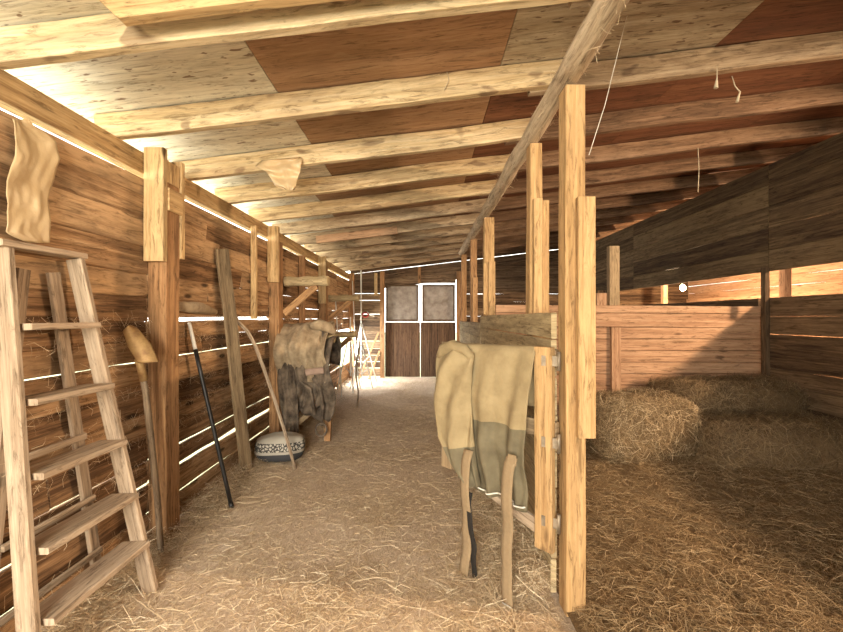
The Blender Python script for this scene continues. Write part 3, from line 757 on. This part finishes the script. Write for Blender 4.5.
poly_sheet([(157,300,301),(160,262,302),(166,255,301),(172,266,300),(180,272,297),(186,275,296),(190,284,294)], on_raf, 'plastic_scrap', M['plastic'], 'scrap of torn plastic hanging from the third rafter', 'sheet', 16)

# ------------------------------------------------------------------ strings and cobwebs
def web(pts, r, label, mat='cobweb', cat='cobweb', grp=None):
    m_ = MB(); m_.tube(pts, r, 6); return tag(m_.build('cobweb' if cat == 'cobweb' else 'string', M[mat]), label, cat, grp)
web([P(628,12,1.95), P(616,60,1.95), P(605,105,1.96), P(589,155,1.93)], .0016, 'thin pale string slanting down beside top of nearest centre post', 'ropew', 'string')
web([P(717,66,2.2), P(717,78,2.2), P(716,88,2.2)], [.002,.003,.012], 'cobweb drop with a fat end hanging from the second rafter at right')
web([P(732,76,2.2), P(735,86,2.2), P(740,92,2.2), P(737,102,2.2)], [.002,.003,.004,.008], 'crooked cobweb strand hanging farther right from the second rafter')
web([P(698,148,3.5), P(699,170,3.5), P(698,192,3.5)], [.004,.003,.003], 'long straight dusty strand hanging over the hay stall')
web([P(447,72,2.2), P(449,80,2.2), P(444,90,2.2)], .0022, 'small curled cobweb strand hanging left of centre beam')

# ------------------------------------------------------------------ light bulbs
def bulb(loc, label, power, col, cord, aim=None):
    t = thing('light_bulb', loc, label, 'light bulb', None)
    x, y, z = loc
    m_, nt, b = nodes('glowing_bulb'); b.inputs['Emission Color'].default_value = (*col, 1); b.inputs['Emission Strength'].default_value = 60; b.inputs['Base Color'].default_value = (1,.9,.7,1)
    g = MB()
    def fn(u, v):
        ph = (v-.5)*math.pi; r = .045*math.cos(ph)*(1 if v < .5 else (1-.35*(v-.5)*2)); return (x+r*math.cos(u*6.2832), y+r*math.sin(u*6.2832), z+.058*math.sin(ph))
    g.grid(fn, 16, 12); g.build('glass', m_, t)
    g = MB(); g.tube([(x,y,z+.042), (x,y,z+.095)], .018, 12); g.build('socket', M['blackpole'], t)
    g = MB(); g.tube([(x,y,z+.09), (x,y,cord)], .004, 6); g.build('cord', M['blackpole'], t)
    l = bpy.data.lights.new('bulb_light', 'SPOT' if aim else 'POINT'); l.energy = power; l.color = col; l.shadow_soft_size = .05
    lo = bpy.data.objects.new('bulb_light', l); C.objects.link(lo); lo.location = (x, y, z-.06)
    if aim: l.spot_size = math.radians(120); l.spot_blend = .5; lo.rotation_euler = (V(aim)-V(loc)).to_track_quat('-Z', 'Y').to_euler()
bulb((4.45, 6.85, 1.905), 'bare glowing light bulb seen through the gap above stall back wall', 420, (1,.70,.42), rb(4.4)+.1)
bulb((4.23, 1.25, 2.17), 'bare bulb of the next room beside the near end of the hay stall', 800, (1,.71,.46), rb(4.2)+.1, (2.2, 3.4, .5))

# ------------------------------------------------------------------ straw
def strands(name, pos, dirs, lens, width, tones, mat, up=None, bend=.3, parent=None):
    n = len(pos)
    d = dirs/np.linalg.norm(dirs, axis=1)[:, None]
    upv = np.tile(np.array([[0,0,1.]]), (n,1)) if up is None else up
    upv = upv+NP.normal(0, .5, (n,3))
    side = np.cross(d, upv); side /= (np.linalg.norm(side, axis=1)[:, None]+1e-9)
    w = (width*NP.uniform(.6, 1.3, n))[:, None]
    bv = NP.normal(0, 1, (n,3))*(lens*bend)[:, None]
    a = pos-d*lens[:, None]/2; b = pos+d*lens[:, None]/2; c = pos+bv*.5
    if up is None:
        c[:, 2] = np.maximum(c[:, 2], pos[:, 2])
    vs = np.stack([a-side*w/2, a+side*w/2, c-side*w/2, c+side*w/2, b-side*w/2, b+side*w/2], 1).reshape(-1, 3)
    base = (np.arange(n)*6)[:, None]
    fs = np.concatenate([base+np.array([[0,1,3,2]]), base+np.array([[2,3,5,4]])], 1).reshape(-1, 4)
    me = bpy.data.meshes.new(name)
    me.vertices.add(len(vs)); me.vertices.foreach_set('co', vs.astype(np.float32).ravel())
    me.loops.add(fs.size); me.loops.foreach_set('vertex_index', fs.astype(np.int32).ravel())
    me.polygons.add(len(fs)); me.polygons.foreach_set('loop_start', np.arange(0, fs.size, 4, dtype=np.int32))
    at = me.attributes.new('tone', 'FLOAT', 'POINT'); at.data.foreach_set('value', np.repeat(tones, 6).astype(np.float32))
    me.materials.append(mat); me.update(calc_edges=True)
    o = bpy.data.objects.new(name, me); C.objects.link(o)
    if parent is not None: o.parent = parent; o.matrix_parent_inverse = Matrix.Translation(-V(parent.location))
    return o
def floor_straw(name, n, x0, x1, y0, y1, mat, dens, lo=.04, hi=.16, w=.0026, zf=fz, lift=.012, ton=(.15,1), tilt=.06):
    k = 0; ps = []
    X = NP.uniform(x0, x1, n*3); Y = y0+(y1-y0)*NP.uniform(0, 1, n*3)**1.5; K = NP.uniform(0, 1, n*3)
    for x, y, r in zip(X, Y, K):
        if r < dens(x, y):
            ps.append((x, y, zf(x, y)+R.uniform(.002, lift)))
            if len(ps) >= n: break
    pos = np.array(ps); m_ = len(pos)
    an = NP.uniform(0, 6.283, m_); dirs = np.stack([np.cos(an), np.sin(an), NP.normal(0, tilt, m_)], 1)
    return strands(name, pos, dirs, NP.uniform(lo, hi, m_), w, NP.uniform(*ton, m_), mat)
def dens_a(x, y):
    c = .28+.8*max(0, noise.noise(V((x*1.8, y*1.8, 5)))+.15)
    c += .5*math.exp(-(x-XL)/.22)+.5*math.exp(-abs(x-.55)/.25)
    return min(1, c)
o = floor_straw('loose_straw', 75000, XL+.03, .64, .9, 9.2, M['straw'], dens_a, .02, .085, .0017)
tag(o, 'loose straw scattered over the beige aisle floor', 'straw', kind='stuff')
o = floor_straw('long_straw', 3800, XL+.08, .62, .9, 7, M['straw'], dens_a, .08, .22, .0019, ton=(.55,1), lift=.02)
tag(o, 'long pale straw stalks lying on top of the aisle floor litter', 'straw', kind='stuff')

# hay bed in the stall
def bz(x, y):
    e = min(1, max(0, (x-.68)/.5))
    back = min(1, max(0, (y-2.3)/1.7)); b2 = max(0, min(1, (x-1.6)/1.6))
    z = .022+.07*e+.20*back*back*e+.22*back*b2*e
    z += .05*noise.noise(V((x*1.7, y*1.7, 3)))*e+.03*noise.noise(V((x*6, y*6, 3)))*e+.012*noise.noise(V((x*18, y*18, 1)))
    return z
mb = MB()
mb.grid(lambda u, v: (.67+u*(XR-.02-.67), .3+v*(4.255-.3), bz(.67+u*(XR-.02-.67), .3+v*(4.255-.3))), 110, 130)
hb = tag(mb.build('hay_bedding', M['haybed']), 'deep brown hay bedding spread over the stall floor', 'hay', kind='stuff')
o = floor_straw('loose_hay', 62000, .70, XR-.08, 1.1, 4.17, M['hay'], lambda x, y: 1, .03, .12, .0018, bz, .02, (.1,.9), .18)
tag(o, 'loose hay stalks strewn across the stall bedding', 'hay', kind='stuff')

def bale(cx, cy, z0, lx, ly, lz, rot, label, n, seed, ton=(.2,1)):
    t = thing('hay_bale', (cx, cy, z0), label, 'hay bale')
    ca, sa = math.cos(rot), math.sin(rot)
    def surf(dx, dy, dz):
        d = V((dx, dy, dz)); 
        k = (abs(dx)**5+abs(dy)**5+abs(dz)**5)**(-.2)
        p = V((dx*k*lx/2, dy*k*ly/2, dz*k*lz/2))
        p *= 1+.16*noise.noise(p*3.4+V((seed,0,0)))+.09*noise.noise(p*10+V((seed,0,0)))
        return V((cx+p.x*ca-p.y*sa, cy+p.x*sa+p.y*ca, z0+lz/2+p.z))
    def fn(u, v):
        th = u*6.28318; ph = (v-.5)*math.pi; return surf(math.cos(ph)*math.cos(th), math.cos(ph)*math.sin(th), math.sin(ph))
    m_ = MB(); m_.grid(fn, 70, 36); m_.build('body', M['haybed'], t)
    ps = []; ds = []; ups = []
    for _ in range(n):
        d = V((R.gauss(0,1), R.gauss(0,1), R.gauss(0,1)))
        # even spread over the box
        f = R.random(); q = V((R.uniform(-1,1), R.uniform(-1,1), R.uniform(-1,1)))
        ax = R.choice([0,0,1,2,2,1]); q[ax] = R.choice([-1,1]); 
        if q.z < -.98: q.z = .99
        p = surf(q.x, q.y, q.z); o_ = V((q.x/lx, q.y/ly, q.z/lz)).normalized()
        dd = V((R.gauss(0,1), R.gauss(0,1), R.gauss(0,1))); dd -= dd.dot(q.normalized())*q.normalized()*.75
        if q.z < .9: dd.z -= .2
        ps.append(p+q.normalized()*R.uniform(0,.035)); ds.append(dd); ups.append(q.normalized())
    strands('stray_stalks', np.array(ps), np.array(ds), NP.uniform(.04,.16,n), .0025, NP.uniform(*ton, n)**1.6, M['hay'], up=np.array(ups), parent=t)
    t.children[1]['kind'] = 'stuff'
bale(1.95, 3.66, .14, .84, .62, .52, .08, 'golden hay bale nearest the centre post, left one against stall wall', 14000, 1.0, (.35,1))
bale(2.98, 3.92, .36, 1.16, .56, .40, 0, 'darker hay bale in the far right corner, higher than the left one', 12000, 4.0, (.1,.8))
bale(2.95, 3.38, .10, 1.22, .58, .42, -.1, 'slumped hay bale lying lower in front of corner bale', 12000, 9.0, (.1,.8))

# wisps stuck in the left wall
n = 4500
X = NP.uniform(XL+.012, XL+.03, n); Y = NP.uniform(1.2, 7, n); rz = np.array([r[1] for r in rows]); Z = rz[NP.randint(0, 9, n)]+NP.normal(0, .02, n)
Z = np.clip(Z, .03, 1.5); an = NP.uniform(0, 6.283, n)
o = strands('wall_wisps', np.stack([X,Y,Z],1), np.stack([np.abs(NP.normal(0,.25,n)), np.cos(an), np.sin(an)-.3],1), NP.uniform(.02,.10,n), .0013, NP.uniform(.1,.8,n), M['straw'], up=np.tile([[1.,0,0]],(n,1)))
tag(o, 'straw wisps caught in the cracks of the left wall', 'straw', kind='stuff')
# mound of straw along the wall foot
n = 12000
X = XL+.05+np.abs(NP.normal(0,.10,n)); Y = NP.uniform(.9, 6.5, n); Z = np.maximum(.01, .10-.5*(X-XL)+NP.uniform(-.04,.04,n)); an = NP.uniform(0,6.283,n)
o = strands('piled_straw', np.stack([X,Y,Z],1), np.stack([np.cos(an), np.sin(an), NP.normal(0,.35,n)],1), NP.uniform(.04,.15,n), .002, NP.uniform(.15,1,n), M['straw'])
tag(o, 'straw piled up along the foot of the left wall', 'straw', kind='stuff')

n = 1500
Y = NP.uniform(.5, 6.5, n); a_ = NP.uniform(0, 6.283, n)
o = strands('beam_wisps', np.stack([.688+.056*np.cos(a_), Y, 2.548+.056*np.sin(a_)],1), np.stack([NP.normal(0,.5,n), NP.normal(0,.8,n), NP.normal(-.2,.5,n)],1), NP.uniform(.02,.09,n), .0012, NP.uniform(.1,.8,n), M['straw'], up=np.stack([np.cos(a_), 0*a_, np.sin(a_)],1))
tag(o, 'dusty hay wisps clinging to the rough centre beam', 'hay', kind='stuff')
n = 9000
Y = NP.uniform(1.95, 4.4, n); X = .62-np.abs(NP.normal(0,.13,n)); Z = np.maximum(.008, .13-.55*(.62-X)+NP.uniform(-.05,.04,n)); an = NP.uniform(0,6.283,n)
o = strands('gate_straw', np.stack([X,Y,Z],1), np.stack([np.cos(an), np.sin(an), NP.normal(0,.45,n)],1), NP.uniform(.04,.16,n), .0019, NP.uniform(.1,1,n), M['straw'])
tag(o, 'loose straw heaped under the gate and blanket against the partition', 'straw', kind='stuff')

# ------------------------------------------------------------------ lights, world, camera
def area(name, loc, rot, sx, sy, e, col):
    l = bpy.data.lights.new(name, 'AREA'); l.shape = 'RECTANGLE'; l.size = sx; l.size_y = sy; l.energy = e; l.color = col
    o = bpy.data.objects.new(name, l); C.objects.link(o); o.location = loc; o.rotation_euler = rot; return o
area('doorway_daylight', (-.7, YF-1.8, 1.7), (math.radians(88), 0, 0), 2.6, 2.4, 430, (1,.92,.78))  # lamp added outside the unseen doorway, for daylight from behind the camera
area('eave_daylight', (XL-.50, 4.2, 2.22), (0, math.radians(-118), 0), .30, 11.0, 65, (1,.97,.90))
area('far_hatch_daylight', (XL-.30, 8.6, 1.0), (0, math.radians(-62), 0), .8, 1.2, 150, (.93,.97,1))
w = bpy.data.worlds.new('World'); sc.world = w; w.use_nodes = True
bg = w.node_tree.nodes['Background']; bg.inputs[0].default_value = (1,.98,.90,1); bg.inputs[1].default_value = 4.5
cam = bpy.data.cameras.new('camera'); co = bpy.data.objects.new('camera', cam); C.objects.link(co)
co.location = (0,0,H); co.rotation_euler = (math.radians(90),0,0)
cam.sensor_width = 36; cam.lens = 36*F/843; cam.clip_start = .02; cam.clip_end = 200
cam.shift_x = -1.5/843; cam.shift_y = 1/843
sc.camera = co
vs = sc.view_settings; vs.view_transform = 'Standard'; vs.look = 'None'; vs.gamma = 1; vs.use_curve_mapping = False; vs.exposure = .45
